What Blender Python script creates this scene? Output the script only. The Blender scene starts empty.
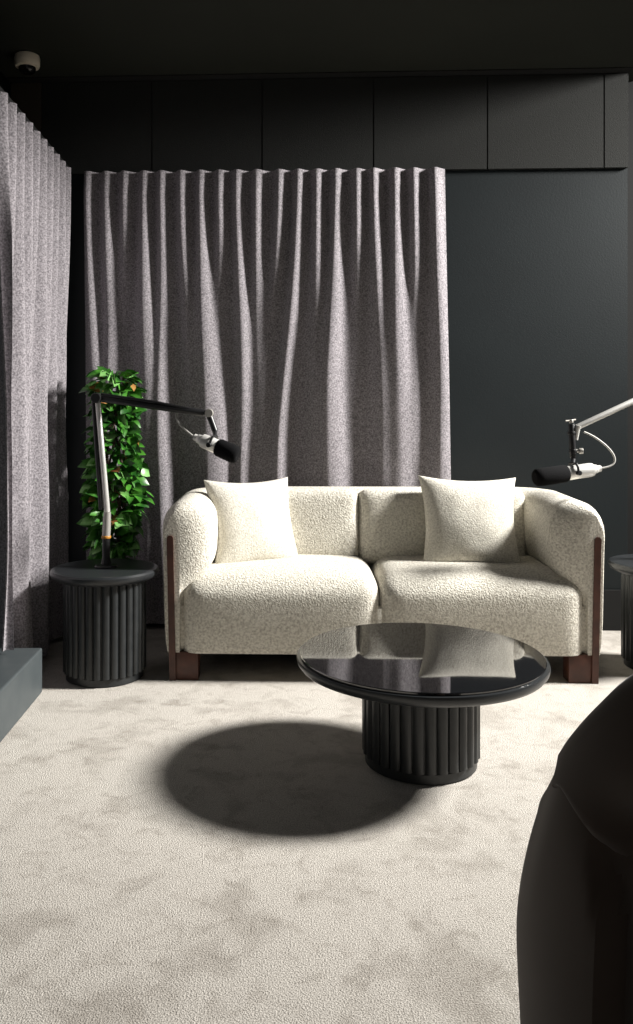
import bpy, bmesh, math, random
from mathutils import Vector, Matrix, noise
C = bpy.context.scene.collection
S = bpy.context.scene
R = math.radians
random.seed(4)

# ------------------------------------------------------------------ camera
FPX = 850.0                      # focal length in pixels of the 633x1024 frame
VX, VY = 275.0, 408.0            # vanishing point of the room's depth lines
EYE = 1.10
cam_d = bpy.data.cameras.new('camera')
cam = bpy.data.objects.new('camera', cam_d); C.objects.link(cam)
cam.location = (0, 0, EYE); cam.rotation_euler = (R(90), 0, 0)
cam_d.sensor_fit = 'AUTO'; cam_d.sensor_width = 36.0
cam_d.lens = FPX/1024*36.0
cam_d.shift_x = (316.5-VX)/1024; cam_d.shift_y = -(512-VY)/1024
cam_d.clip_start = 0.05
S.camera = cam

def at(px, py, Y):               # point at distance Y seen at a pixel
    return Vector(((px-VX)/FPX*Y, Y, EYE-(py-VY)/FPX*Y))

# ------------------------------------------------------------------ light
S.view_settings.view_transform = 'Standard'
S.view_settings.look = 'None'
S.view_settings.gamma = 1.0
S.view_settings.use_curve_mapping = False
S.view_settings.exposure = 0.0
w = bpy.data.worlds.new('world'); S.world = w; w.use_nodes = True
w.node_tree.nodes['Background'].inputs[0].default_value = (0.95, 0.98, 1.0, 1)
w.node_tree.nodes['Background'].inputs[1].default_value = 0.026

def area(name, loc, target, size, power, color=(1, 1, 1)):
    d = bpy.data.lights.new(name, 'AREA'); d.shape = 'DISK'; d.size = size
    d.energy = power; d.color = color
    o = bpy.data.objects.new(name, d); C.objects.link(o)
    o.location = loc
    o.rotation_euler = (Vector(target)-Vector(loc)).to_track_quat('-Z', 'Y').to_euler()
    return o
KEY = area('studio_softbox', (4.15, 3.28, 3.25), (0.0, 3.10, 0.80), 0.82, 176, (1.0, 0.975, 0.93))
KEY.data.spread = R(82)
FILL = area('room_bounce', (0.6, -2.2, 2.5), (0.4, 3.4, 0.6), 2.2, 5, (0.97, 0.99, 1.0))

# ------------------------------------------------------------------ materials
def mat(name, col, rough=0.6, metal=0.0, ior=1.45, col2=None, nscale=30, lo=0.35, hi=0.65,
        bump=0.0, bscale=60, bdist=0.01, sheen=0.0, coat=0.0, spec=0.5, detail=4):
    m = bpy.data.materials.new(name); m.use_nodes = True
    nt = m.node_tree; N = nt.nodes; L = nt.links; b = N['Principled BSDF']
    b.inputs['Base Color'].default_value = (*col, 1)
    b.inputs['Roughness'].default_value = rough
    b.inputs['Metallic'].default_value = metal
    b.inputs['IOR'].default_value = ior
    b.inputs['Specular IOR Level'].default_value = spec
    if sheen:
        b.inputs['Sheen Weight'].default_value = sheen; b.inputs['Sheen Roughness'].default_value = 0.5
    if coat:
        b.inputs['Coat Weight'].default_value = coat; b.inputs['Coat Roughness'].default_value = 0.05
    tc = N.new('ShaderNodeTexCoord')
    if col2:
        n = N.new('ShaderNodeTexNoise'); n.inputs['Scale'].default_value = nscale; n.inputs['Detail'].default_value = detail
        L.new(tc.outputs['Object'], n.inputs['Vector'])
        r = N.new('ShaderNodeValToRGB')
        r.color_ramp.elements[0].position = lo; r.color_ramp.elements[0].color = (*col, 1)
        r.color_ramp.elements[1].position = hi; r.color_ramp.elements[1].color = (*col2, 1)
        L.new(n.outputs['Fac'], r.inputs['Fac']); L.new(r.outputs['Color'], b.inputs['Base Color'])
    if bump:
        n2 = N.new('ShaderNodeTexNoise'); n2.inputs['Scale'].default_value = bscale; n2.inputs['Detail'].default_value = 3
        L.new(tc.outputs['Object'], n2.inputs['Vector'])
        bp = N.new('ShaderNodeBump'); bp.inputs['Strength'].default_value = bump; bp.inputs['Distance'].default_value = bdist
        L.new(n2.outputs['Fac'], bp.inputs['Height']); L.new(bp.outputs['Normal'], b.inputs['Normal'])
    return m

def carpet_mat():
    m = mat('carpet', (0.5, 0.46, 0.41), 0.95, spec=0.1)
    nt = m.node_tree; N = nt.nodes; L = nt.links; b = N['Principled BSDF']
    tc = N['Texture Coordinate']
    def nz(scale, detail, dist=0.0):
        n = N.new('ShaderNodeTexNoise'); n.inputs['Scale'].default_value = scale
        n.inputs['Detail'].default_value = detail; n.inputs['Distortion'].default_value = dist
        L.new(tc.outputs['Object'], n.inputs['Vector']); return n
    def ramp(src, p0, c0, p1, c1):
        r = N.new('ShaderNodeValToRGB'); e = r.color_ramp.elements
        e[0].position = p0; e[0].color = (*c0, 1); e[1].position = p1; e[1].color = (*c1, 1)
        L.new(src.outputs['Fac'], r.inputs['Fac']); return r
    def mul(a, c, f=1.0):
        x = N.new('ShaderNodeMix'); x.data_type = 'RGBA'; x.blend_type = 'MULTIPLY'
        x.inputs['Factor'].default_value = f
        L.new(a, x.inputs['A']); L.new(c, x.inputs['B']); return x.outputs['Result']
    fine = nz(280, 3); patch = nz(4.6, 9, 0.35); blot = nz(15, 7, 0.9)
    patch.inputs['Roughness'].default_value = 0.62; blot.inputs['Roughness'].default_value = 0.62
    rf = ramp(fine, 0.33, (0.34, 0.315, 0.28), 0.66, (0.70, 0.66, 0.605))
    rp = ramp(patch, 0.38, (0.80, 0.79, 0.78), 0.49, (1, 1, 1))
    rb = ramp(blot, 0.34, (0.83, 0.82, 0.81), 0.48, (1, 1, 1))
    c = mul(mul(rf.outputs['Color'], rp.outputs['Color']), rb.outputs['Color'])
    L.new(c, b.inputs['Base Color'])
    bp = N.new('ShaderNodeBump'); bp.inputs['Strength'].default_value = 0.6; bp.inputs['Distance'].default_value = 0.008
    L.new(fine.outputs['Fac'], bp.inputs['Height'])
    b2 = N.new('ShaderNodeBump'); b2.inputs['Strength'].default_value = 0.12; b2.inputs['Distance'].default_value = 0.03
    L.new(patch.outputs['Fac'], b2.inputs['Height']); L.new(bp.outputs['Normal'], b2.inputs['Normal'])
    L.new(b2.outputs['Normal'], b.inputs['Normal'])
    return m

M = {}
M['carpet'] = carpet_mat()
M['wall'] = mat('wall_paint', (0.0055, 0.0092, 0.0110), 0.5, col2=(0.0070, 0.0113, 0.0133), nscale=3, bump=0.05, bscale=120)
M['ceiling'] = mat('ceiling_paint', (0.014, 0.0158, 0.0108), 0.85, col2=(0.017, 0.019, 0.0135), nscale=2)
M['panel'] = mat('acoustic_felt', (0.0125, 0.0131, 0.0120), 0.9, col2=(0.016, 0.0167, 0.0153), nscale=220, bump=0.2, bscale=250)
M['panelgap'] = mat('dark_gap', (0.008, 0.008, 0.008), 0.9)
M['brown_panel'] = mat('brown_felt', (0.050, 0.038, 0.028), 0.9, col2=(0.060, 0.046, 0.035), nscale=150)
M['curtain'] = mat('heather_curtain', (0.13, 0.120, 0.130), 0.9, col2=(0.36, 0.335, 0.355), nscale=140, lo=0.33, hi=0.67, bump=0.4, bscale=170, bdist=0.004, sheen=0.15, spec=0.1)
M['boucle'] = mat('cream_boucle', (0.40, 0.37, 0.315), 0.95, col2=(0.70, 0.67, 0.59), nscale=115, lo=0.30, hi=0.60, bump=0.8, bscale=150, bdist=0.006, spec=0.1, sheen=0.1)
M['boucle_fine'] = mat('cream_boucle_cushion', (0.47, 0.44, 0.375), 0.95, col2=(0.72, 0.69, 0.61), nscale=135, lo=0.28, hi=0.6, bump=0.6, bscale=170, bdist=0.004, spec=0.1, sheen=0.1)
M['seam'] = mat('seam_thread', (0.34, 0.31, 0.27), 0.95)
M['walnut'] = mat('walnut', (0.050, 0.017, 0.010), 0.45, col2=(0.085, 0.030, 0.018), nscale=18, bump=0.05)
M['blackwood'] = mat('black_stained_wood', (0.016, 0.018, 0.019), 0.36, col2=(0.022, 0.024, 0.025), nscale=25, bump=0.05, bscale=90)
M['tabletop'] = mat('black_satin_top', (0.020, 0.022, 0.024), 0.33)
M['glass'] = mat('black_glass', (0.004, 0.004, 0.005), 0.03, ior=2.1)
M['step'] = mat('grey_step', (0.050, 0.060, 0.064), 0.5, col2=(0.060, 0.070, 0.073), nscale=12)
M['blackmetal'] = mat('black_metal', (0.012, 0.012, 0.013), 0.38)
M['steel'] = mat('brushed_steel', (0.72, 0.71, 0.68), 0.34, metal=0.45)
M['greymetal'] = mat('grey_metal', (0.42, 0.40, 0.37), 0.4, metal=0.5)
M['foam'] = mat('black_foam', (0.006, 0.006, 0.0065), 0.95, spec=0.1, bump=0.5, bscale=300, bdist=0.003)
M['orange'] = mat('amber_ring', (0.45, 0.20, 0.03), 0.4)
M['cable'] = mat('grey_cable', (0.35, 0.34, 0.32), 0.5)
M['leaf'] = mat('green_leaf', (0.012, 0.068, 0.008), 0.36, col2=(0.065, 0.24, 0.026), nscale=16, lo=0.4, hi=0.62)
M['leafpale'] = mat('pale_leaf', (0.12, 0.33, 0.07), 0.33, col2=(0.24, 0.46, 0.16), nscale=20)
M['leafbrown'] = mat('brown_leaf', (0.26, 0.09, 0.03), 0.5, col2=(0.35, 0.2, 0.05), nscale=20)
M['stem'] = mat('brown_stem', (0.05, 0.032, 0.018), 0.8)
M['pot'] = mat('black_pot', (0.012, 0.012, 0.012), 0.5)
M['soil'] = mat('soil', (0.02, 0.014, 0.01), 0.95)
M['cream_plastic'] = mat('cream_plastic', (0.90, 0.80, 0.65), 0.45)
M['dome'] = mat('dark_dome', (0.010, 0.010, 0.010), 0.12)
M['velvet'] = mat('brown_velvet', (0.052, 0.035, 0.026), 0.75, col2=(0.066, 0.046, 0.035), nscale=6, sheen=0.3, spec=0.2)
M['rail'] = mat('black_rail', (0.010, 0.010, 0.010), 0.5)

# ------------------------------------------------------------------ helpers
def obj(name, bm, m, parent=None, smooth=True, loc=None):
    me = bpy.data.meshes.new(name); bmesh.ops.recalc_face_normals(bm, faces=bm.faces[:])
    bm.to_mesh(me); bm.free()
    for mm in (m if isinstance(m, (list, tuple)) else [m]): me.materials.append(mm)
    if smooth:
        for p in me.polygons: p.use_smooth = True
        me.set_sharp_from_angle(angle=R(38))
    if smooth:
        for p in me.polygons:
            if len(p.vertices) > 4: p.use_smooth = False
    o = bpy.data.objects.new(name, me); C.objects.link(o)
    if parent: o.parent = parent
    if loc is not None: o.location = loc
    return o
def tag(o, label, cat, group=None):
    o['label'] = label; o['category'] = cat
    if group: o['group'] = group
    return o
def thing(name, label, cat, loc=(0, 0, 0), rz=0, group=None):
    o = bpy.data.objects.new(name, None); C.objects.link(o)
    o.empty_display_size = 0.1
    o.location = loc; o.rotation_euler = (0, 0, rz)
    return tag(o, label, cat, group)
def struct(name, bm, m, smooth=False):
    o = obj(name, bm, m, None, smooth); o['kind'] = 'structure'; return o

def box(bm, x0, x1, y0, y1, z0, z1, bev=0.0, seg=2):
    vs = [bm.verts.new(p) for p in ((x0, y0, z0), (x1, y0, z0), (x1, y1, z0), (x0, y1, z0), (x0, y0, z1), (x1, y0, z1), (x1, y1, z1), (x0, y1, z1))]
    fs = [bm.faces.new([vs[i] for i in f]) for f in ((0, 3, 2, 1), (4, 5, 6, 7), (0, 1, 5, 4), (1, 2, 6, 5), (2, 3, 7, 6), (3, 0, 4, 7))]
    if bev:
        es = list({e for f in fs for e in f.edges})
        bmesh.ops.bevel(bm, geom=es, offset=bev, segments=seg, affect='EDGES', profile=0.5)
    return bm
def prism(bm, pts, z0, z1):          # vertical prism over a plan polygon
    a = [bm.verts.new((x, y, z0)) for x, y in pts]; b = [bm.verts.new((x, y, z1)) for x, y in pts]
    n = len(pts)
    bm.faces.new(a[::-1]); bm.faces.new(b)
    for i in range(n): bm.faces.new((a[i], a[(i+1) % n], b[(i+1) % n], b[i]))
    return bm
def lathe(bm, prof, n=64, cx=0, cy=0):
    rings = []
    for r, z in prof:
        if r < 1e-6: rings.append([bm.verts.new((cx, cy, z))])
        else: rings.append([bm.verts.new((cx+r*math.cos(2*math.pi*i/n), cy+r*math.sin(2*math.pi*i/n), z)) for i in range(n)])
    for A, B in zip(rings, rings[1:]):
        for i in range(n):
            j = (i+1) % n
            if len(A) == 1 and len(B) == 1: break
            if len(A) == 1: bm.faces.new((A[0], B[i], B[j]))
            elif len(B) == 1: bm.faces.new((A[i], A[j], B[0]))
            else: bm.faces.new((A[i], A[j], B[j], B[i]))
    if len(rings[0]) > 1: bm.faces.new(rings[0][::-1])
    if len(rings[-1]) > 1: bm.faces.new(rings[-1])
    return bm
def tube(bm, pts, rad, n=12):        # round bar through points; rad a number or one per point
    pts = [Vector(p) for p in pts]
    rads = rad if isinstance(rad, (list, tuple)) else [rad]*len(pts)
    t0 = (pts[1]-pts[0]).normalized()
    up = Vector((0, 0, 1)) if abs(t0.z) < 0.9 else Vector((0, 1, 0))
    u = t0.cross(up).normalized(); rings = []
    for i, p in enumerate(pts):
        t = (pts[min(i+1, len(pts)-1)]-pts[max(i-1, 0)]).normalized()
        u = (u-t*u.dot(t)).normalized(); v = t.cross(u)
        rings.append([bm.verts.new(p+(u*math.cos(2*math.pi*k/n)+v*math.sin(2*math.pi*k/n))*rads[i]) for k in range(n)])
    for A, B in zip(rings, rings[1:]):
        for k in range(n): bm.faces.new((A[k], A[(k+1) % n], B[(k+1) % n], B[k]))
    bm.faces.new(rings[0][::-1]); bm.faces.new(rings[-1])
    return bm
def cyl_between(bm, a, b, r, n=20, bev=0.15):   # short capped cylinder with softened ends
    a, b = Vector(a), Vector(b); d = b-a; k = bev*r
    t = d.normalized()
    return tube(bm, [a, a+t*k*0.3, a+t*k, b-t*k, b-t*k*0.3, b], [r-k, r-k*0.3, r, r, r-k*0.3, r-k], n)
def bezier(p, n=20):
    p = [Vector(x) for x in p]; out = []
    for i in range(n+1):
        q = list(p); t = i/n
        while len(q) > 1: q = [a.lerp(b, t) for a, b in zip(q, q[1:])]
        out.append(q[0])
    return out
def smooth01(t):
    t = max(0.0, min(1.0, t)); return t*t*(3-2*t)
def rbox(bm, half, r, cuts=20, fn=None):        # rounded, optionally re-shaped cushion block centred on the origin
    n = cuts; idx = {}
    hx, hy, hz = half
    def vert(i, j, k):
        key = (i, j, k)
        if key in idx: return idx[key]
        p = []
        for t, h in ((i, hx), (j, hy), (k, hz)):
            s = 2*t/n-1; s = s*(1.5-0.5*s*s); p.append(s*h)
        c = [max(-(h-r), min(h-r, q)) for q, h in zip(p, half)]
        d = Vector([q-cc for q, cc in zip(p, c)])
        # distance in the cube sense keeps flat faces flat and rounds the edges
        m_ = max(abs(x) for x in d)
        if d.length > 1e-9: d = d.normalized()*m_
        q = Vector(c)+d
        if fn: q = fn(q)
        idx[key] = bm.verts.new(q); return idx[key]
    for a in range(n):
        for b in range(n):
            for s in (0, n):
                bm.faces.new((vert(a, b, s), vert(a+1, b, s), vert(a+1, b+1, s), vert(a, b+1, s)))
                bm.faces.new((vert(a, s, b), vert(a+1, s, b), vert(a+1, s, b+1), vert(a, s, b+1)))
                bm.faces.new((vert(s, a, b), vert(s, a+1, b), vert(s, a+1, b+1), vert(s, a, b+1)))
    return bm

# ------------------------------------------------------------------ room
def wall_y(x): return 4.28-0.042*x
WX = 1.745                                   # right end of the painted back wall
bm = bmesh.new(); prism(bm, [(-1.5, -1.0), (3.6, -1.0), (3.6, 4.6), (-1.5, 4.6)], -0.05, 0); struct('floor', bm, M['carpet'])
bm = bmesh.new(); prism(bm, [(-1.5, -0.4), (1.42, -0.4), (1.42, 3.3), (1.82, 4.25), (1.82, 4.6), (-1.5, 4.6)], 2.76, 2.84); struct('ceiling', bm, M['ceiling'])
bm = bmesh.new(); prism(bm, [(-1.5, wall_y(-1.5)), (WX, wall_y(WX)), (WX, 4.6), (-1.5, 4.6)], 0, 2.76); struct('wall_back', bm, M['wall'])
bm = bmesh.new(); prism(bm, [(WX, 4.32), (3.6, 4.28), (3.6, 4.6), (WX, 4.6)], 0, 2.76); struct('wall_right', bm, M['panelgap'])
bm = bmesh.new(); prism(bm, [(-1.5, -0.4), (-1.35, -0.4), (-1.35, 4.33), (-1.5, 4.33)], 0, 2.76); struct('wall_left', bm, M['wall'])
bm = bmesh.new(); prism(bm, [(-1.35, 0.8), (-1.13, 0.8), (-1.13, 4.32), (-1.35, 4.32)], 0, 2.20); struct('trim_1', bm, M['wall'])
bm = bmesh.new(); prism(bm, [(0.86, wall_y(0.86)-.012), (WX, wall_y(WX)-.012), (WX, wall_y(WX)-.0005), (0.86, wall_y(0.86)-.0005)], 0.0, 0.20); struct('baseboard_back', bm, M['panelgap'])
# acoustic panels above the curtain, with thin dark joints
xs = [-1.345, -1.185, -0.622, -0.065, 0.492, 1.055, 1.625, WX]
for i, (a, b) in enumerate(zip(xs, xs[1:])):
    g = 0.0012; t = 0.016
    bm = bmesh.new()
    prism(bm, [(a+g, wall_y(a)-t), (b-g, wall_y(b)-t), (b-g, wall_y(b)-0.0005), (a+g, wall_y(a)-0.0005)], 2.285, 2.752)
    bmesh.ops.bevel(bm, geom=bm.edges[:], offset=0.0025, segments=2, affect='EDGES')
    struct('trim_%d' % (i+2), bm, M['brown_panel'] if i == 0 else M['panel'])
bm = bmesh.new(); prism(bm, [(-1.345, wall_y(-1.345)-.07), (WX, wall_y(WX)-.07), (WX, wall_y(WX)-.001), (-1.345, wall_y(-1.345)-.001)], 2.754, 2.7605); struct('trim_9', bm, M['panelgap'])  # flat black strip: the shadow gap at the ceiling edge, put in as colour
# raised step along the left wall
bm = bmesh.new(); box(bm, -1.128, -0.90, 0.8, 3.29, 0, 0.173, 0.006)
o = obj('platform_step', bm, M['step'], None, False)
tag(o, 'low smooth grey platform step along the left wall beside the pale carpet', 'step')

# ------------------------------------------------------------------ curtains
def make_curtain_mesh(path, depth, z0, z1, nu, nv, thick=0.006):
    """path(u)->(x,y), normal; depth(u,z) offset along the room-side normal."""
    bm = bmesh.new(); F = []; B = []
    for j in range(nv+1):
        v = j/nv; z = z0+(z1-z0)*v; rf = []; rb = []
        for i in range(nu+1):
            u = i/nu; (x, y), (nx, ny) = path(u); d = depth(u, z)
            rf.append(bm.verts.new((x+nx*d, y+ny*d, z)))
            rb.append(bm.verts.new((x+nx*(d-thick), y+ny*(d-thick), z)))
        F.append(rf); B.append(rb)
    for j in range(nv):
        for i in range(nu):
            bm.faces.new((F[j][i], F[j][i+1], F[j+1][i+1], F[j+1][i]))
            bm.faces.new((B[j][i+1], B[j][i], B[j+1][i], B[j+1][i+1]))
        bm.faces.new((F[j][0], F[j+1][0], B[j+1][0], B[j][0])); bm.faces.new((F[j+1][nu], F[j][nu], B[j][nu], B[j+1][nu]))
    for i in range(nu):
        bm.faces.new((F[0][i+1], F[0][i], B[0][i], B[0][i+1])); bm.faces.new((F[nv][i], F[nv][i+1], B[nv][i+1], B[nv][i]))
    return bm
# ridges of the rear curtain: (x at top, x low down, width low down, height low down), x in metres
PXM = 4.16/FPX
def px(x): return (x-VX)*PXM
RIDGES = [(86, 97, 9, .9), (105, 113, 11, .8), (124, 128, 12, .12), (144, 148, 13, 1.0), (162, 164, 8, .6), (182, 196, 12, .7), (202, 210, 13, .95),
          (221, 226, 12, .12), (239, 246, 7, .8), (259, 261, 8, .25), (282, 268, 9, .15), (301, 283, 7, .85), (320, 318, 12, .6), (339, 332, 13, 1.0),
          (360, 362, 12, .15), (377, 388, 14, .75), (398, 404, 14, .95), (417, 424, 9, .15), (438, 443, 9, .9)]
X0, X1 = px(80), px(446)
ZT, ZB = 2.281, 0.03
def rear_depth(u, z):
    fl = 1-0.02*0
    x = X0+(X1-X0)*u
    t = smooth01((ZT-z)/1.55); s = 0.0
    for k, (a, b, wd, h) in enumerate(RIDGES):
        wob = 2.0*math.sin(z*3.1+k*1.9)*t
        c = px(a+(b-a)*t+wob-3.5); ww = (5.3+(wd-5.3)*t)*PXM
        hh = 0.066*(1+(h-1)*smooth01((ZT-z-0.1)/0.75))
        q = (x-c)/ww; q /= 1.35 if q > 0 else 0.75
        s += hh*math.exp(-q*q)
    s = 0.085*math.tanh(s/0.085)
    top = smooth01((ZT-z)/0.12)
    return -0.062+s*(0.75+0.25*top)+0.006*math.sin(x*23+z*2.3)*t+0.004*noise.noise(Vector((x*14, z*3, 0)))
def rear_path(u):
    x = X0+(X1-X0)*u
    return (x, wall_y(x)-0.105), (-0.042, -0.999)
bm = make_curtain_mesh(rear_path, lambda u, z: rear_depth(u, z), ZB, ZT, 520, 60)
# the free edge flares a little towards the floor
for v in bm.verts:
    if v.co.x > px(425): v.co.x += 0.024*(ZT-v.co.z)/1.5*smooth01((v.co.x-px(425))/(px(449)-px(425)))
cur = thing('curtain', 'wide grey heather curtain hanging in vertical folds on the back wall behind the sofa', 'curtain', group=None)
obj('curtain_fabric', bm, M['curtain'], cur)
bm = bmesh.new(); prism(bm, [(X0+.005, wall_y(X0)-.042), (X1-.02, wall_y(X1)-.042), (X1-.02, wall_y(X1)-.002), (X0+.005, wall_y(X0)-.002)], ZT-0.035, ZT-0.004)
obj('curtain_rail', bm, M['rail'], cur, False)
# left curtain
LX = -1.022; LY0, LY1 = 3.08, 4.17
random.seed(11)
def left_depth(u, z):
    y = LY0+(LY1-LY0)*u
    t = smooth01((2.27-z)/1.6)
    ph = y*2*math.pi/0.108+0.9*t*math.sin(y*7+1.0)+0.25*math.sin(z*2.5+y*3)
    a = 0.030*math.sin(ph)*(1-0.60*t)
    b = 0.030*t*math.sin(y*2*math.pi/0.29+0.8*math.sin(z*1.7)+2.2)
    c = 0.010*t*noise.noise(Vector((y*9, z*2.4, 3)))
    # broken creases low down
    e = -0.045*smooth01((1.05-z)/0.4)*math.exp(-((y-3.86-0.03*math.sin(z*14))/0.03)**2)
    e += -0.04*math.exp(-((z-0.80)/0.05)**2)*math.exp(-((y-3.27)/0.05)**2)
    return a+b+c+e
def left_path(u):
    return (LX, LY0+(LY1-LY0)*u), (1, 0)
bm = make_curtain_mesh(left_path, left_depth, 0.19, 2.268, 300, 70)
for v in bm.verts:        # near edge is drawn in a little below the heading
    k = smooth01((LY0+0.14-v.co.y)/0.14); v.co.y += 0.095*k*smooth01((2.2-v.co.z)/0.5)
for v in bm.verts:        # beyond the end of the step the curtain reaches the floor
    if v.co.y > 3.32: v.co.z -= 0.165*smooth01((v.co.y-3.32)/0.05)*smooth01((0.75-v.co.z)/0.56)
cur2 = thing('curtain', 'brightly lit grey curtain hanging along the left wall above the step', 'curtain')
obj('curtain_fabric', bm, M['curtain'], cur2)
bm = bmesh.new(); box(bm, LX-.03, LX+.01, LY0-.05, LY1, 2.262, 2.285)
obj('curtain_rail', bm, M['rail'], cur2, False)

# ------------------------------------------------------------------ sofa
SF = thing('sofa', 'cream boucle two-seat sofa with rounded arms and walnut corner legs', 'sofa', (0.432, 3.415, 0), R(-1.4))
HW, DP, CR = 0.888, 0.685, 0.25            # half width, depth, rear corner radius
def shell_path(n_side=22, n_arc=16, n_back=22):
    pts = []
    L = DP-CR
    for i in range(n_side):
        s = (i/n_side)**1.9; pts.append(((-HW, 0.0+L*s), (1, 0), L*s))
    for i in range(n_arc+1):
        a = math.pi-(math.pi/2)*i/n_arc
        pts.append(((-HW+CR+CR*math.cos(a), DP-CR+CR*math.sin(a)), (-math.cos(a), -math.sin(a)), 9))
    for i in range(1, n_back):
        t = i/n_back; pts.append(((-HW+CR+(2*HW-2*CR)*t, DP), (0, -1), 9))
    half = pts[:n_side+n_arc+1]
    return pts+[((-p[0], p[1]), (-n[0], n[1]), s) for (p, n, s) in reversed(half)]
def shell_section():
    p = [(0.012, .112), (0.003, .16), (0.0, .25), (0.0, .40), (0.0, .52)]
    for i in range(13):
        a = math.pi-math.pi*i/12
        p.append((0.104+0.104*math.cos(a), 0.624+0.106*math.sin(a)))
    p += [(.209, .56), (.206, .50), (.196, .46), (.172, .42), (.140, .385), (.112, .36), (.094, .335), (.086, .30), (.082, .22), (.082, .112)]
    return p
bm = bmesh.new(); rings = []; ER = 0.085
for (p, n, s) in shell_path():
    e = 0.0
    if s < ER: e = ER-math.sqrt(max(0, ER*ER-(ER-s)**2))
    # arms lean out slightly towards the front
    ring = []
    for (q, z) in shell_section():
        fr = smooth01(1-s/0.5) if s < 9 else 0
        zz = z-0.008*fr*smooth01((z-.45)/.25)
        wz = smooth01((z-0.50)/0.12)
        nc = 0.035
        qq = nc+(q-nc)*(1-0.80*e/ER) if q > nc else q+(nc-q)*0.35*e/ER
        zz = zz-e*0.62*wz; qq -= 0.020*(z-.3)
        if z < .5 and q > nc: qq = max(qq, min(q, .07))
        ring.append(bm.verts.new((p[0]+n[0]*qq, p[1]+n[1]*qq, zz)))
    rings.append(ring)
m_ = len(rings[0])
for A, B in zip(rings, rings[1:]):
    for k in range(m_): bm.faces.new((A[k], A[(k+1) % m_], B[(k+1) % m_], B[k]))
bm.faces.new(rings[0]); bm.faces.new(rings[-1][::-1])
obj('arm_and_back_shell', bm, M['boucle'], SF)
# seat cushions, full height blocks with a crowned top and big front radius
def seat(x0, x1, bulge_l, bulge_r):
    bm = bmesh.new(); hx = (x1-x0)/2; hy = 0.315; hz = 0.155
    def fn(q):
        u, v = q.x/hx, q.y/hy
        z = max(q.z-0.045, -hz)
        t = z/hz
        if t > 0:
            z += 0.018*(1-u**4)*(1-abs(v)**3)*t
            z -= 0.018*smooth01((-v-0.5)/0.5)*t
        y = q.y-0.012*(1-u**4)*(1-t*t)*(1 if v < 0 else 0)
        x = q.x
        return Vector((x, y, z))
    rbox(bm, (hx, hy, 0.20), 0.075, 28, fn)
    return obj('seat_cushion', bm, M['boucle'], SF, True, ((x0+x1)/2, 0.300, 0.267))
seat(-0.812, -0.008, 1, 0); seat(-0.010, 0.812, 0, 1)
def backc(x0, x1):
    bm = bmesh.new(); hx = (x1-x0)/2; hy = 0.075; hz = 0.170
    def fn(q):
        u, v, t = q.x/hx, q.y/hy, q.z/hz
        y = q.y-(0.014*(1-u**4)*(1-t**4) if v < 0 else 0)
        return Vector((q.x, y, q.z))
    rbox(bm, (hx, hy, hz), 0.045, 20, fn)
    o = obj('back_cushion', bm, M['boucle'], SF, True, ((x0+x1)/2, 0.512, 0.555)); o.rotation_euler = (R(-7), 0, 0)
backc(-0.70, -0.060); backc(-0.060, 0.70)
bm = bmesh.new(); box(bm, -0.80, 0.80, 0.08, 0.63, 0.085, 0.125, 0.01); obj('base_frame', bm, M['panelgap'], SF, False)
bm = bmesh.new(); box(bm, -0.828, 0.828, 0.022, 0.60, 0.1135, 0.30, 0.012, 3); obj('seat_base', bm, M['boucle'], SF)
for s in (-1, 1):                              # front legs: slim plank up the arm with a foot block
    bm = bmesh.new()
    xa, xb = sorted((s*0.864, s*0.838))
    n_ = 10; prof = [(xa, 0.0), (xb, 0.0)]
    cxm = (xa+xb)/2; rr = (xb-xa)/2
    for i in range(n_+1):
        a = math.pi*i/n_; prof.append((cxm+rr*math.cos(a), 0.572+rr*math.sin(a)))
    f = [bm.verts.new((x+s*.020*(z-.3), -0.007, z)) for x, z in prof]; b = [bm.verts.new((x+s*.020*(z-.3), 0.075, z)) for x, z in prof]
    bm.faces.new(f); bm.faces.new(b[::-1])
    for i in range(len(f)): bm.faces.new((f[i], f[(i+1) % len(f)], b[(i+1) % len(f)], b[i]))
    xa, xb = sorted((s*0.842, s*0.742)); box(bm, xa, xb, 0.0, 0.075, 0.0, 0.114, 0.003)
    obj('leg', bm, M['walnut'], SF)
    bm = bmesh.new(); xa, xb = sorted((s*0.72, s*0.62)); box(bm, xa, xb, 0.54, 0.61, 0, 0.09, 0.003); obj('leg', bm, M['walnut'], SF)

# ------------------------------------------------------------------ throw pillows
def pillow_bm(a, th):
    bm = bmesh.new(); n = 28; top = {}; bot = {}
    for i in range(n+1):
        for j in range(n+1):
            u = 2*i/n-1; v = 2*j/n-1
            u2 = math.sin(u*math.pi/2); v2 = math.sin(v*math.pi/2)
            x = a*u2*(1-0.12*(1-v2*v2)); z = a*v2*(1-0.12*(1-u2*u2))
            k = max(0.0, (1-u2*u2)*(1-v2*v2))**0.42
            wr = 0.006*noise.noise(Vector((u*3, v*3, a*50)))*k
            top[i, j] = bm.verts.new((x, -th*k+wr, z))
            bot[i, j] = top[i, j] if i in (0, n) or j in (0, n) else bm.verts.new((x, th*k+wr, z))
    for i in range(n):
        for j in range(n):
            bm.faces.new((top[i, j], top[i+1, j], top[i+1, j+1], top[i, j+1]))
            bm.faces.new((bot[i, j+1], bot[i+1, j+1], bot[i+1, j], bot[i, j]))
    return bm
p1 = tag(obj('throw_pillow', pillow_bm(0.205, 0.085), M['boucle_fine']), 'square cream pillow tilted against the left arm of the sofa', 'pillow', 'throw pillows on the sofa')
p1.location = (-0.10, 3.775, 0.590)
p1.rotation_euler = (Matrix.Rotation(R(24), 3, 'Z') @ Matrix.Rotation(R(-20), 3, 'X') @ Matrix.Rotation(R(0), 3, 'Y')).to_euler()
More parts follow.
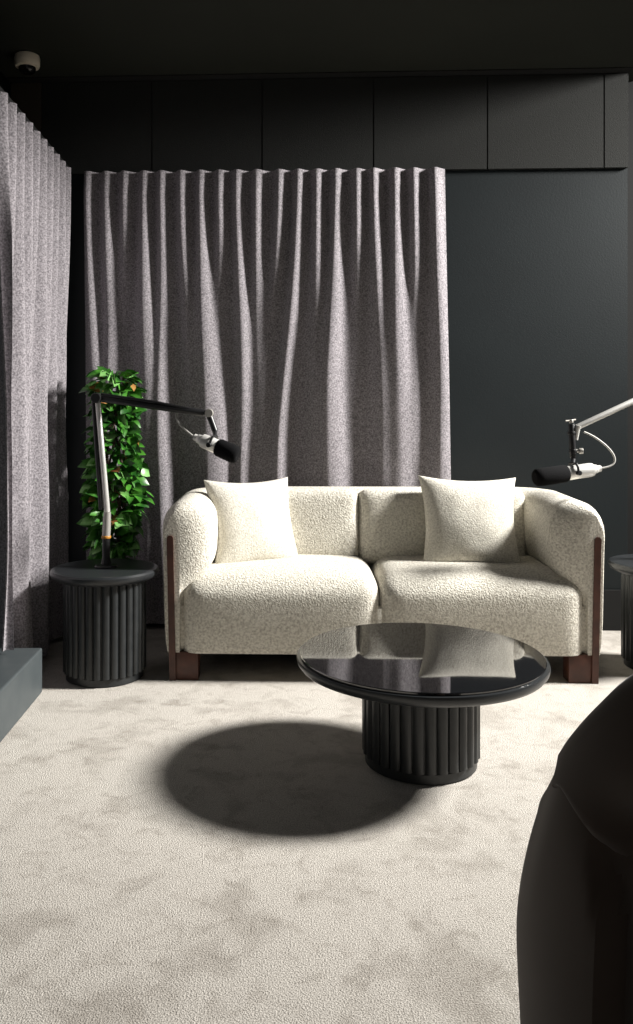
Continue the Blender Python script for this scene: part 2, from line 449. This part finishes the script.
p2 = tag(obj('throw_pillow', pillow_bm(0.218, 0.09), M['boucle_fine']), 'square cream pillow propped upright at the right end of the sofa', 'pillow', 'throw pillows on the sofa')
p2.location = (0.858, 3.75, 0.592)
p2.rotation_euler = (Matrix.Rotation(R(-3), 3, 'Z') @ Matrix.Rotation(R(-24), 3, 'X') @ Matrix.Rotation(R(1), 3, 'Y')).to_euler()

# ------------------------------------------------------------------ tables
def flutes(bm, r, z0, z1, n, dep, gap=0.16):   # drum clad in rounded vertical slats
    prof = []
    for k in range(n):
        for q in (0.0, gap*0.5):
            a = 2*math.pi*(k+q*0.9)/n; prof.append((a, r-dep))
        for i in range(7):
            t = i/6; a = 2*math.pi*(k+gap*0.6+(1-gap*0.7)*t)/n
            prof.append((a, r-dep*0.75*(1-math.sqrt(max(0, 1-(2*t-1)**2*0.95)))))
    A = [bm.verts.new((q*math.cos(a), q*math.sin(a), z0)) for a, q in prof]
    B = [bm.verts.new((q*math.cos(a), q*math.sin(a), z1)) for a, q in prof]
    m = len(A)
    for i in range(m): bm.faces.new((A[i], A[(i+1) % m], B[(i+1) % m], B[i]))
    bm.faces.new(A[::-1]); bm.faces.new(B)
CT = thing('coffee_table', 'round low black coffee table with glossy glass top and fluted pedestal on the carpet', 'coffee table', (0.453, 2.645, 0))
bm = bmesh.new(); lathe(bm, [(0.165, 0), (0.172, 0.004), (0.172, 0.03), (0.168, 0.034)], 72); obj('plinth', bm, M['blackwood'], CT)
bm = bmesh.new(); flutes(bm, 0.181, 0.034, 0.285, 30, 0.013); obj('fluted_pedestal', bm, M['blackwood'], CT)
bm = bmesh.new(); lathe(bm, [(0.20, 0.2851), (0.30, 0.2860), (0.352, 0.2910), (0.374, 0.3000), (0.383, 0.3110), (0.386, 0.3220), (0.384, 0.3290), (0.374, 0.3305)], 96); obj('tabletop', bm, M['tabletop'], CT)
bm = bmesh.new(); lathe(bm, [(0.372, 0.3306), (0.375, 0.3325), (0.375, 0.3365), (0.373, 0.3380)], 96); tag_g = obj('glass_top', bm, M['glass'], CT); tag_g['label'] = 'glossy black glass disc'

def side_table(loc, label):
    t = thing('side_table', label, 'side table', loc, 0, 'fluted black side tables')
    bm = bmesh.new(); lathe(bm, [(0.150, 0), (0.157, 0.004), (0.157, 0.030), (0.153, 0.034)], 64); obj('plinth', bm, M['blackwood'], t)
    bm = bmesh.new(); flutes(bm, 0.168, 0.034, 0.402, 30, 0.013); obj('fluted_drum', bm, M['blackwood'], t)
    bm = bmesh.new(); lathe(bm, [(0.17, 0.4021), (0.195, 0.405), (0.212, 0.415), (0.220, 0.427), (0.220, 0.437), (0.214, 0.444), (0.20, 0.446)], 80); obj('tabletop', bm, M['tabletop'], t)
    return t
ST1 = side_table((-0.698, 3.49, 0), 'black fluted drum side table left of the sofa, under the potted plant leaves')
def dup(root, loc, label):
    r = root.copy(); C.objects.link(r); r.location = loc; r['label'] = label
    for ch in root.children:
        c = ch.copy(); C.objects.link(c); c.parent = r
    return r
ST2 = dup(ST1, (1.650, 3.61, 0), 'black fluted drum side table cut off by the right edge beyond the sofa')

# ------------------------------------------------------------------ microphones on boom arms
def T0(name, label, cat, base, group):
    return thing(name, label, cat, base, 0, group)
def loc_pts(base, pts): return [Vector(p)-Vector(base) for p in pts]
# left boom
b1 = Vector((-0.695, 3.50, 0.446))
bs = T0('boom_stand', 'black boom arm stand with silver lower tube on the left side table', 'microphone stand', b1, 'microphone boom stands')
def rel(base, *ps): return [p-base for p in ps]
Yb = 3.50
ring_p = at(106, 537, Yb); coup = at(107.2, 512, Yb); elbow = at(97, 398, Yb); head = at(204, 413, 3.44)
bm = bmesh.new(); lathe(bm, [(0.0, 0.0), (0.045, 0.0), (0.048, 0.004), (0.045, 0.010), (0.022, 0.014), (0.018, 0.03), (0.016, 0.04), (0.016, ring_p.z-b1.z-0.004)], 32); obj('base_post', bm, M['blackmetal'], bs)
c0 = Vector((0, 0, ring_p.z-b1.z))
bm = bmesh.new(); cyl_between(bm, c0-Vector((0, 0, .006)), c0+Vector((0, 0, .006)), 0.020); obj('collar_ring', bm, M['orange'], bs)
c1 = coup-b1; e1 = elbow-b1; h1 = head-b1
bm = bmesh.new(); tube(bm, [c0+Vector((0, 0, .004)), c0.lerp(c1, .5), c1], [0.017, 0.017, 0.015], 20); obj('pivot_socket', bm, M['greymetal'], bs)
bm = bmesh.new(); cyl_between(bm, c1, e1, 0.0125, 20); cyl_between(bm, c1.lerp(e1, .03)+Vector((-.019, 0.006, 0)), e1+Vector((-.012, .006, -0.02)), 0.0085, 14); obj('lower_arm', bm, M['steel'], bs)
bm = bmesh.new(); cyl_between(bm, c1.lerp(e1, .02)+Vector((-.024, -.004, 0)), e1+Vector((-.014, -.004, -.01)), 0.009, 14); obj('spring_cover', bm, M['blackmetal'], bs)
bm = bmesh.new(); cyl_between(bm, e1+Vector((0, -.03, 0)), e1+Vector((0, .03, 0)), 0.021, 24); obj('elbow_joint', bm, M['blackmetal'], bs)
bm = bmesh.new(); cyl_between(bm, e1, h1, 0.0145, 20); tube(bm, [e1+Vector((.02, -.012, .016)), e1.lerp(h1, .55)+Vector((0, -.012, .018)), h1+Vector((-.01, -.004, .006))], 0.005, 8); obj('upper_arm', bm, M['blackmetal'], bs)
hd = at(208.5, 413, 3.44)-b1; h2 = at(215, 431, 3.43)-b1
bm = bmesh.new(); cyl_between(bm, hd+Vector((.003, -.024, .0)), hd+Vector((.003, .02, .0)), 0.017, 20); obj('head_joint', bm, M['greymetal'], bs)
bm = bmesh.new(); tube(bm, [h1+Vector((-.005, 0, 0)), hd, hd.lerp(h2, .5), h2], [0.013, 0.015, 0.0125, 0.0125], 16); obj('head_link', bm, M['blackmetal'], bs)

def microphone(label, tail, nose, cable_pts, yoke_top, cat_group):
    """broadcast microphone: metal barrel, black windscreen, U yoke, cable loop"""
    t = thing('microphone', label, 'microphone', tail, 0, cat_group)
    d = nose-tail; L = d.length; ax = d.normalized()
    mid = ax*(L*0.50)
    bm = bmesh.new()
    tube(bm, [ax*0, ax*0.012, ax*0.016, ax*0.03, ax*0.036, ax*0.05, ax*(L*.5), ax*(L*.52)], [0.014, 0.014, 0.018, 0.020, 0.027, 0.029, 0.029, 0.026], 28)
    obj('barrel', bm, M['steel'], t)
    bm = bmesh.new()
    a = ax*(L*.5)
    tube(bm, [a, a+ax*.004, a+ax*.012, ax*(L-.03), ax*(L-.010), ax*(L-.002), ax*L], [0.026, 0.032, 0.036, 0.037, 0.035, 0.028, 0.02], 28)
    obj('windscreen', bm, M['foam'], t)
    side = ax.cross(Vector((0, 0, 1))).normalized(); up = side.cross(ax).normalized()
    y0 = ax*(L*.40)
    yt = yoke_top-tail
    bm = bmesh.new()
    tube(bm, [y0+side*.034, y0+side*.034+up*.022, y0+side*.026+up*.034, y0+up*.038, y0-side*.026+up*.034, y0-side*.034+up*.022, y0-side*.034], 0.005, 8)
    tube(bm, [y0+up*.036, (y0+up*.036).lerp(yt, .5), yt], [0.007, 0.008, 0.009], 12)
    obj('yoke', bm, M['blackmetal'], t)
    for s in (-1, 1):
        bm = bmesh.new(); cyl_between(bm, y0+side*s*.027, y0+side*s*.045, 0.010, 16); obj('yoke_knob', bm, M['blackmetal'], t)
    bm = bmesh.new(); tube(bm, bezier([p-tail for p in cable_pts], 28), 0.0042, 10); obj('cable', bm, M['cable'], t)
    return t
tail1 = at(194.5, 437, 3.42); nose1 = at(238.5, 456, 3.37)
microphone('microphone with black windscreen pointing down right beside the green plant', tail1, nose1,
           [at(178, 412, 3.455), at(172, 419, 3.44), at(182, 428, 3.43), at(188, 432, 3.42), at(195, 437.5, 3.42)], at(215, 431, 3.43), 'broadcast microphones')
# right boom: stands on the right side table outside the frame, reaches in towards the sofa
b2 = Vector((1.690, 3.66, 0.446))
bs2 = T0('boom_stand', 'pale silver boom arm reaching in from the right edge above the sofa arm', 'microphone stand', b2, 'microphone boom stands')
Yr = 3.60
elb2 = at(705, 368, 3.64)-b2; hd2 = at(577.5, 427, 3.52)-b2
bm = bmesh.new(); lathe(bm, [(0.0, 0.0), (0.045, 0.0), (0.048, 0.004), (0.045, 0.010), (0.022, 0.014), (0.018, 0.03), (0.016, 0.04), (0.016, 0.10)], 32); obj('base_post', bm, M['blackmetal'], bs2)
bm = bmesh.new(); cyl_between(bm, Vector((0, 0, .098)), Vector((0, 0, .112)), 0.020); obj('collar_ring', bm, M['orange'], bs2)
bm = bmesh.new(); cyl_between(bm, Vector((0, 0, .11)), Vector((0.006, 0, .20)), 0.016); obj('pivot_socket', bm, M['greymetal'], bs2)
bm = bmesh.new(); cyl_between(bm, Vector((0.006, 0, .20)), elb2, 0.0125); obj('lower_arm', bm, M['steel'], bs2)
bm = bmesh.new(); cyl_between(bm, elb2+Vector((0, -.03, 0)), elb2+Vector((0, .03, 0)), 0.021, 24); obj('elbow_joint', bm, M['blackmetal'], bs2)
bm = bmesh.new(); cyl_between(bm, elb2, hd2, 0.0125, 20); obj('upper_arm', bm, M['steel'], bs2)
hb = at(577, 448, 3.52)-b2
bm = bmesh.new(); tube(bm, [hd2+Vector((.004, -.004, .006)), hd2+Vector((-.002, 0, -.01)), at(576, 440, 3.52)-b2], [0.012, 0.012, 0.008], 16); obj('head_bracket', bm, M['steel'], bs2)
hl = at(571.5, 424, 3.52)-b2; hl2 = at(573, 458, 3.515)-b2
bm = bmesh.new(); cyl_between(bm, hl, hl2, 0.0125, 18); cyl_between(bm, hl+Vector((0, 0, -.03)), hl+Vector((0, 0, -.045)), .017, 18); cyl_between(bm, hl2+Vector((0, 0, .02)), hl2+Vector((0, 0, .036)), .016, 18); obj('head_link', bm, M['blackmetal'], bs2)
kn = at(571.5, 423, 3.52)-b2
bm = bmesh.new(); cyl_between(bm, kn+Vector((0, 0, .0)), kn+Vector((-.002, 0, .014)), .008, 14); tube(bm, [kn+Vector((-.026, -.004, .008)), kn+Vector((0, 0, .010)), kn+Vector((.018, .004, .014))], .004, 8); obj('clamp_knob', bm, M['greymetal'], bs2)
kk = at(579, 451, 3.51)-b2
bm = bmesh.new(); cyl_between(bm, hb+Vector((-.014, -.004, -.01)), kk, .007, 14); cyl_between(bm, kk, kk+Vector((.016, -.004, 0)), .012, 14); obj('tilt_knob', bm, M['greymetal'], bs2)
tail2 = at(600, 468.5, 3.50); nose2 = at(534.5, 478, 3.44)
microphone('microphone with black windscreen hanging over the right arm of the sofa', tail2, nose2,
           [at(584, 432, 3.52), at(606, 440, 3.52), at(634, 468, 3.51), at(606, 467, 3.50), at(599, 468.5, 3.50)], at(573.5, 459, 3.51), 'broadcast microphones')

# ------------------------------------------------------------------ plant behind the left table
PLX, PLY = -0.735, 3.905
PT = thing('potted_plant', 'tall leafy green potted plant behind the left side table', 'plant', (PLX, PLY, 0))
bm = bmesh.new(); lathe(bm, [(0.0, 0.0), (0.085, 0), (0.09, 0.006), (0.108, 0.30), (0.112, 0.33), (0.105, 0.335), (0.098, 0.33), (0.095, 0.30), (0.0, 0.30)], 40); obj('pot', bm, M['pot'], PT)
bm = bmesh.new(); lathe(bm, [(0.0, 0.301), (0.094, 0.301), (0.06, 0.312), (0.0, 0.316)], 24); obj('soil', bm, M['soil'], PT)
rnd = random.Random(7)
bm = bmesh.new()
tips = []
for k in range(6):
    a = k*1.05; r0 = 0.02
    pts = [Vector((r0*math.cos(a), r0*math.sin(a), 0.30))]
    for i in range(1, 8):
        z = 0.30+0.94*i/7*(0.8+0.2*((k*37) % 5)/4)
        pts.append(Vector((0.045*math.cos(a+i*0.7), 0.035*math.sin(a+i*0.7), z)))
    tube(bm, pts, [0.007]*4+[0.005]*4, 8)
obj('stem', bm, M['stem'], PT)
def leaf(bm, p, d, up, L, W, mi):
    d = d.normalized(); s = d.cross(up)
    if s.length < 1e-3: s = Vector((1, 0, 0))
    s.normalize(); n = s.cross(d).normalized()
    rows = []
    for i, (t, wf, dr) in enumerate(((0, .12, 0), (.22, .75, .03), (.48, 1.0, .02), (.75, .68, -.06), (1, .03, -.2))):
        c = p+d*L*t+n*L*dr
        rows.append((bm.verts.new(c+s*W*wf+n*W*.28*wf), bm.verts.new(c), bm.verts.new(c-s*W*wf+n*W*.28*wf)))
    for A, B in zip(rows, rows[1:]):
        for q in (0, 1):
            f = bm.faces.new((A[q], A[q+1], B[q+1], B[q])); f.material_index = mi
bm = bmesh.new()
for i in range(800):
    z = 0.40+0.86*rnd.random()
    hw = 0.130 if z < 1.08 else 0.130*(1-0.55*((z-1.08)/0.2)**1.5)
    hw *= 0.9+0.18*math.sin(z*11)
    a = rnd.uniform(0, 2*math.pi); rr = hw*math.sqrt(rnd.uniform(0.15, 1))*0.78
    p = Vector((rr*math.cos(a), 0.80*rr*math.sin(a), z))
    d = Vector((math.cos(a)+rnd.uniform(-.8, .8), math.sin(a)+rnd.uniform(-.8, .8)-0.25, rnd.uniform(-.9, .6)))
    q = rnd.random(); mi = 2 if q < 0.02 else (1 if q < 0.20 else 0)
    L = rnd.uniform(0.05, 0.09); leaf(bm, p, d, Vector((rnd.uniform(-.9, .9), rnd.uniform(-1.0, .3), rnd.uniform(.3, 1))), L, L*rnd.uniform(.26, .36), mi)
obj('foliage', bm, [M['leaf'], M['leafpale'], M['leafbrown']], PT)

# ------------------------------------------------------------------ ceiling camera
DC = thing('ceiling_detector', 'small cream round detector with dark dome on the ceiling corner', 'detector', (-1.166, 4.00, 2.76))
bm = bmesh.new(); lathe(bm, [(0.050, 0.0), (0.056, -0.004), (0.059, -0.016), (0.058, -0.046), (0.054, -0.056), (0.040, -0.058)], 48); obj('housing', bm, M['cream_plastic'], DC)
bm = bmesh.new(); lathe(bm, [(0.040, -0.0581), (0.039, -0.068), (0.033, -0.079), (0.020, -0.087), (0.0, -0.090)], 40); obj('dome', bm, M['dome'], DC)

# ------------------------------------------------------------------ foreground barrel chair, back to the camera
CHX, CHY, CHR = 0.716, 1.20, 0.362
CH = thing('armchair', 'dark brown velvet barrel armchair seen from behind at the bottom right corner', 'armchair', (CHX, CHY, 0))
BACK = 258.0                                  # direction of the back's middle, degrees
def rim(th):
    d = abs((th-BACK+180) % 360-180)
    return sum(rim_at(abs(d+k)) for k in (-9, -6, -3, 0, 3, 6, 9))/7
def rim_at(d):
    pts = [(0, .83), (30, .82), (43, .80), (58, .715), (73, .615), (85, .555), (94, .515), (104, .45), (120, .385), (180, .36)]
    for (a, za), (b, zb) in zip(pts, pts[1:]):
        if d <= b: return za+(zb-za)*(d-a)/(b-a)
    return .36
def chair_r(th, z):
    """outer radius: plain skirt, a shallow fold on each flank and a hollow below the cap"""
    r = CHR-0.010*smooth01((0.35-z)/0.3)
    zr = rim(th)
    k = smooth01((abs((th-BACK+180) % 360-180)-64)/20)
    q = max(0.0, (z-(zr-0.12-0.12*k))/(0.12+0.12*k)); r -= (0.02+0.010*k)*q**2.2
    r -= 0.03*smooth01((z-0.30)/0.35)*0.5
    for s in (-1, 1):
        dth = ((th-BACK)*s+180) % 360-180
        g = dth+49.5-14*smooth01((z-0.44)/0.12)*(-0.3)
        g = g/1.3 if g < 0 else g/8.0
        r -= 0.034*math.exp(-g*g)*smooth01((0.58-z)/0.09)
        h = ((dth+42)/10)**2+((z-0.575)/0.05)**2
        r -= 0.050*math.exp(-h)
    return r
TH0, TH1 = BACK-148, BACK+148
bm = bmesh.new(); n = 180; prof_n = 26; rings = []
for i in range(n+1):
    th = TH0+(TH1-TH0)*i/n; a = R(th); zr = rim(th); ring = []
    ends = smooth01(min(i, n-i)/10.0)
    for j in range(prof_n+1):
        z = 0.07+(zr-0.03-0.07)*j/prof_n
        r = chair_r(th, z); ring.append((r, z))
    ro = ring[-1][0]; tk = 0.062
    for k in range(1, 8):
        b = math.pi*k/8; ring.append((ro-tk/2+tk/2*math.cos(b), zr-0.03+0.03*math.sin(b)))
    ring.append((ro-tk, zr-0.03)); ring.append((CHR-0.115, 0.32)); ring.append((CHR-0.115, 0.07))
    cm = 0.30
    vs = []
    for (r, z) in ring:
        rc = CHR-0.055
        r2 = rc+(r-rc)*(0.35+0.65*ends)
        vs.append(bm.verts.new((r2*math.cos(a), r2*math.sin(a), z)))
    rings.append(vs)
for A, B in zip(rings, rings[1:]):
    m_ = len(A)
    for k in range(m_): bm.faces.new((A[k], A[(k+1) % m_], B[(k+1) % m_], B[k]))
bm.faces.new(rings[0]); bm.faces.new(rings[-1][::-1])
obj('outer_shell', bm, M['velvet'], CH)
# cap panel wrapped over the upper back
bm = bmesh.new(); n = 110; rings = []; SPAN = 68
for i in range(n+1):
    dth = -SPAN+2*SPAN*i/n; th = BACK+dth; a = R(th); zr = rim(th)
    low = zr-0.06-0.16*smooth01((SPAN-abs(dth))/20)
    ring = []
    for j in range(15):
        z = low+(zr-0.03-low)*j/14
        off = 0.009*smooth01(j/1.5)
        ring.append((chair_r(th, z)+off-0.003*(j == 0), z))
    ro = chair_r(th, zr-0.03); tk = 0.062
    for k in range(1, 8):
        b = math.pi*k/8; ring.append((ro-tk/2+(tk/2+0.009)*math.cos(b), zr-0.03+0.039*math.sin(b)))
    ring.append((ro-tk-0.009, zr-0.03)); ring.append((ro-tk-0.008, low+0.02)); ring.append((ro-tk+0.02, low))
    ring.append((ro-0.03, low))
    rings.append([bm.verts.new((r*math.cos(a), r*math.sin(a), z)) for r, z in ring])
for A, B in zip(rings, rings[1:]):
    m_ = len(A)
    for k in range(m_): bm.faces.new((A[k], A[(k+1) % m_], B[(k+1) % m_], B[k]))
bm.faces.new(rings[0]); bm.faces.new(rings[-1][::-1])
obj('back_cap', bm, M['velvet'], CH)
bm = bmesh.new(); lathe(bm, [(0.0, 0.10), (0.235, 0.10), (0.246, 0.12), (0.246, 0.32), (0.235, 0.345), (0.20, 0.36), (0.0, 0.37)], 60); obj('seat_cushion', bm, M['velvet'], CH)
bm = bmesh.new(); lathe(bm, [(0.0, 0.0), (0.26, 0.0), (0.27, 0.006), (0.27, 0.06), (0.26, 0.075), (0.0, 0.075)], 60); obj('swivel_base', bm, M['blackmetal'], CH)
